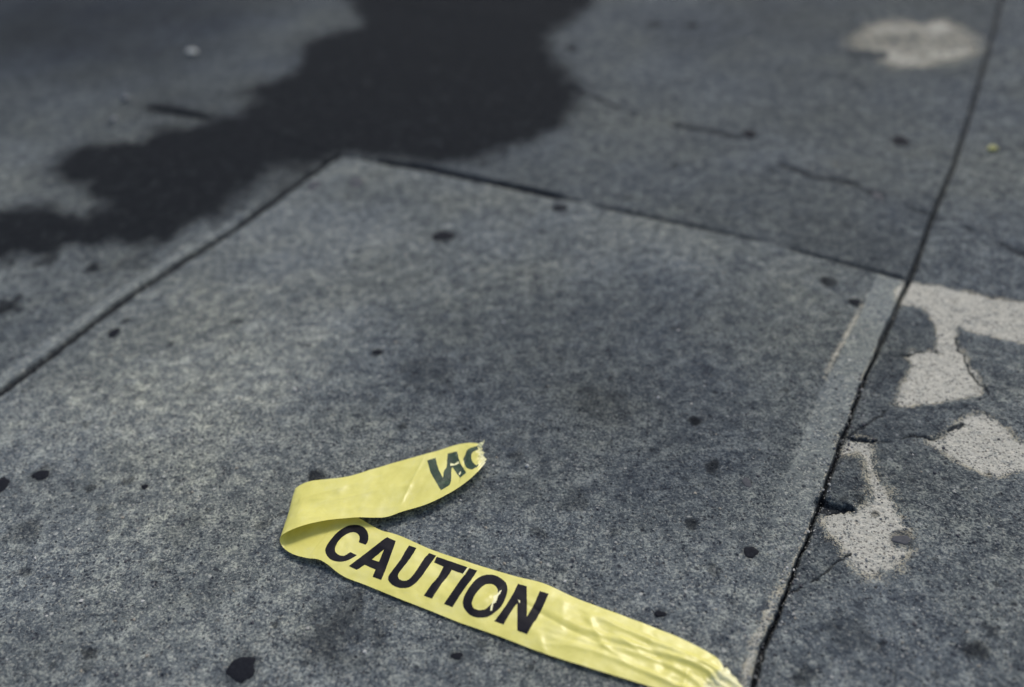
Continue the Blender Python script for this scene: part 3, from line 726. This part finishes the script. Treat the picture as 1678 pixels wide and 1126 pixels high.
# frayed strands at the torn ends
def shred(px, py, z0, dx, dy, z1, wpx, seed):
    r = random.Random(seed); n = 6; L = []; R_ = []
    for i in range(n + 1):
        t = i / n; wv = wpx * (1 - t) ** .7 * r.uniform(.7, 1.2)
        cx_ = px + dx * t + r.uniform(-1, 1) * 1.2 * t; cy_ = py + dy * t + r.uniform(-1, 1) * 1.2 * t; zz = z0 + (z1 - z0) * t
        nx, ny = -dy, dx; l = math.hypot(nx, ny); nx /= l; ny /= l
        L.append(P(cx_ + nx * wv, cy_ + ny * wv, zz)); R_.append(P(cx_ - nx * wv, cy_ - ny * wv, zz + r.uniform(-.0008, .0008)))
    vs = [tuple(p - np.array([c0[0], c0[1], 0])) for pr in zip(L, R_) for p in pr]
    fs = [(2 * i, 2 * i + 1, 2 * i + 3, 2 * i + 2) for i in range(n)]
    me = bpy.data.meshes.new('frayed_strand'); me.from_pydata(vs, [], fs); me.materials.append(mw)
    o = bpy.data.objects.new('frayed_strand', me); COL.objects.link(o); o.parent = tape
shred(785, 733, .010, 9, -12, .016, 4.5, 1); shred(789, 742, .010, 5, 0, .011, 3.5, 2); shred(793, 752, .010, 5, 2, .010, 3, 3)
shred(1185, 1105, .004, 26, 12, .003, 9, 4); shred(1198, 1114, .004, 22, 16, .002, 6, 5); shred(1180, 1122, .004, 30, 10, .002, 8, 6); shred(1188, 1096, .005, 10, 10, .005, 5, 7)

# ------------------------------------------------------------------ gum spots and other small things
mb, nb_, bb = new_mat('blackened_gum'); q = NB(nb_)
g_ = q.n('ShaderNodeNewGeometry').outputs['Position']
q.l(q.ramp(q.noise(g_, 300, 4, .7), [(.3, (.009, .010, .014)), (.6, (.015, .017, .022)), (.85, (.045, .048, .054))]), bb.inputs['Base Color'])
bb.inputs['Roughness'].default_value = .8; bb.inputs['Specular IOR Level'].default_value = .08
bpn = q.n('ShaderNodeBump'); bpn.inputs['Strength'].default_value = .5; bpn.inputs['Distance'].default_value = .001
q.l(q.noise(g_, 260, 4, .6), bpn.inputs['Height']); q.l(bpn.outputs[0], bb.inputs['Normal'])
mgd, ngd, bgd = new_mat('grey_worn_gum'); q = NB(ngd)
g_ = q.n('ShaderNodeNewGeometry').outputs['Position']
q.l(q.ramp(q.noise(g_, 300, 4, .7), [(.3, (.030, .033, .042)), (.6, (.055, .060, .070)), (.85, (.12, .125, .13))]), bgd.inputs['Base Color'])
bgd.inputs['Roughness'].default_value = .8
def gum(px, py, rxp, ryp, label, mat=mb, seed=0, height=.0010, point=0.0):
    """flattened lump; rxp, ryp are its half sizes in pixels"""
    c = P(px, py); ex = np.linalg.norm(P(px + rxp, py) - c); ey = np.linalg.norm(P(px, py + ryp) - c)
    r = np.random.default_rng(seed + int(px)); n = 48; rings = 5
    th_ = np.linspace(0, 2 * np.pi, n, endpoint=False)
    rad = 1 + .10 * np.sin(2 * th_ + r.uniform(0, 6)) + .07 * np.sin(3 * th_ + r.uniform(0, 6)) + .05 * np.sin(5 * th_ + r.uniform(0, 6)) + .012 * r.uniform(-1, 1, n)
    rad = rad + point * np.exp(-(((th_ - .75 + np.pi) % (2 * np.pi) - np.pi) / .35) ** 2)
    z0 = float(np.mean([hz(c[0] + ex * .6 * math.cos(t), c[1] + ey * .6 * math.sin(t)) for t in (0, 1.6, 3.1, 4.7)] ))
    vs = [(0, 0, height)]; fs = []
    for j in range(1, rings + 1):
        t = j / rings
        for i in range(n):
            zz = height * (1 - t ** 3.5) + (-.0016 if j == rings else 0) + .00012 * r.uniform(-1, 1)
            vs.append((ex * rad[i] * t * math.cos(th_[i]), ey * rad[i] * t * math.sin(th_[i]), zz))
    for i in range(n): fs.append((0, 1 + i, 1 + (i + 1) % n))
    for j in range(rings - 1):
        for i in range(n):
            a = 1 + j * n + i; b_ = 1 + j * n + (i + 1) % n
            fs.append((a, a + n, b_ + n, b_))
    me = bpy.data.meshes.new('gum_spot'); me.from_pydata(vs, [], fs); me.shade_smooth(); me.materials.append(mat)
    o = bpy.data.objects.new('gum_spot', me); COL.objects.link(o); o.location = (c[0], c[1], z0)
    o['label'] = label; o['category'] = 'gum spot'; o['group'] = 'old gum spots trodden into the pavement'
for i, (px, py, rx, ry, lb, mt) in enumerate(GUM):
    gum(px, py, rx, ry, lb, mb if mt == 'dark' else mgd, i, height=.0009 if rx > 9 else .0006, point=.16 if px == 395 else 0)

# crumpled scraps of litter
def scrap(name, px, py, r, col, label, cat, seed):
    c = P(px, py); rr = np.random.default_rng(seed)
    import bmesh
    bm = bmesh.new(); bmesh.ops.create_icosphere(bm, subdivisions=3, radius=1)
    for v in bm.verts:
        d = 1 + .35 * (fbm(np.array([v.co.x * 1.0 + seed]), np.array([v.co.y + v.co.z * 1.7]), 2.2, 3, seed)[0]) + rr.uniform(-.08, .08)
        v.co = Vector((v.co.x * r * d, v.co.y * r * d * .8, v.co.z * r * .55 * d))
    zm = min(v.co.z for v in bm.verts)
    me = bpy.data.meshes.new(name); bm.to_mesh(me); bm.free()
    m_, n_, b_ = new_mat(name + '_material'); b_.inputs['Roughness'].default_value = .7
    q_ = NB(n_); q_.l(q_.ramp(q_.noise(q_.n('ShaderNodeNewGeometry').outputs['Position'], 160, 3), [(.3, tuple(v * .7 for v in col)), (.7, col)]), b_.inputs['Base Color'])
    me.materials.append(m_)
    o = bpy.data.objects.new(name, me); COL.objects.link(o); o.location = (c[0], c[1], hz(c[0], c[1]) - zm - .0008)
    o['label'] = label; o['category'] = cat
scrap('paper_scrap', 315, 88, .014, (.62, .64, .60), 'small crumpled white scrap on the far left slab, biggest pale speck', 'scrap', 3)
scrap('paper_scrap', 206, 163, .011, (.26, .27, .27), 'small greyish scrap left of the short dark joint, upper of two', 'scrap', 5)
scrap('paper_scrap', 187, 197, .008, (.34, .35, .34), 'tiny greyish scrap by the stain, lower of two', 'scrap', 8)
scrap('yellow_scrap', 1627, 243, .009, (.60, .58, .22), 'tiny yellowish crumb on the far right slab', 'scrap', 11)

# loose grit in the pits, joints and on the surface
NG = 8500
th2 = np.radians(rng.uniform(20, 61, NG)); gy = CAMH / np.tan(th2); gx = rng.uniform(-.60, .60, NG) * (gy + .6)
jn = 700                                                  # more of it along the right joint
ga = rng.uniform(.30, 1.02, jn); gb = JR(ga) + rng.normal(.002, .007, jn)
gx[:jn] = ga * AX[0] + gb * BX[0]; gy[:jn] = ga * AX[1] + gb * BX[1]
gg = ground(gx, gy); ok = gg['wet'] < .3
gx, gy, gz_ = gx[ok], gy[ok], gg['z'][ok]; n = len(gx)
ico = [(0, 0, 1), (.894, 0, .447), (.276, .851, .447), (-.724, .526, .447), (-.724, -.526, .447), (.276, -.851, .447), (.724, .526, -.447), (-.276, .851, -.447), (-.894, 0, -.447), (-.276, -.851, -.447), (.724, -.526, -.447), (0, 0, -1)]
icf = [(0, 1, 2), (0, 2, 3), (0, 3, 4), (0, 4, 5), (0, 5, 1), (1, 6, 2), (2, 7, 3), (3, 8, 4), (4, 9, 5), (5, 10, 1), (6, 7, 2), (7, 8, 3), (8, 9, 4), (9, 10, 5), (10, 6, 1), (11, 7, 6), (11, 8, 7), (11, 9, 8), (11, 10, 9), (11, 6, 10)]
ico = np.array(ico); icf = np.array(icf)
rs = np.minimum(.0024, .0006 * rng.pareto(2.4, n) + .0006)
Vg = ico[None] * rs[:, None, None] * rng.uniform(.6, 1.25, (n, 12, 1)); Vg[..., 2] *= .6
Vg[..., 0] += gx[:, None]; Vg[..., 1] += gy[:, None]; Vg[..., 2] += (gz_ + rs * .25)[:, None]
Fg = icf[None] + (np.arange(n) * 12)[:, None, None]
me = bpy.data.meshes.new('grit'); me.from_pydata(Vg.reshape(-1, 3).tolist(), [], Fg.reshape(-1, 3).tolist())
cv = rng.choice(6, n, p=[.30, .25, .15, .12, .10, .08])
pal = np.array([(.17, .18, .18), (.10, .11, .12), (.33, .33, .31), (.05, .05, .06), (.46, .46, .44), (.26, .24, .20)])
cols = np.concatenate([pal[cv], np.ones((n, 1))], 1)
at = me.attributes.new('stone', 'FLOAT_COLOR', 'POINT'); at.data.foreach_set('color', np.repeat(cols, 12, 0).ravel().astype(np.float32))
mgr, ngr, bgr = new_mat('grit_stone'); an = ngr.nodes.new('ShaderNodeAttribute'); an.attribute_name = 'stone'
ngr.links.new(an.outputs['Color'], bgr.inputs['Base Color']); bgr.inputs['Roughness'].default_value = .85
me.materials.append(mgr)
o = bpy.data.objects.new('grit', me); COL.objects.link(o); o['kind'] = 'stuff'; o['label'] = 'fine loose grit scattered over the slabs'
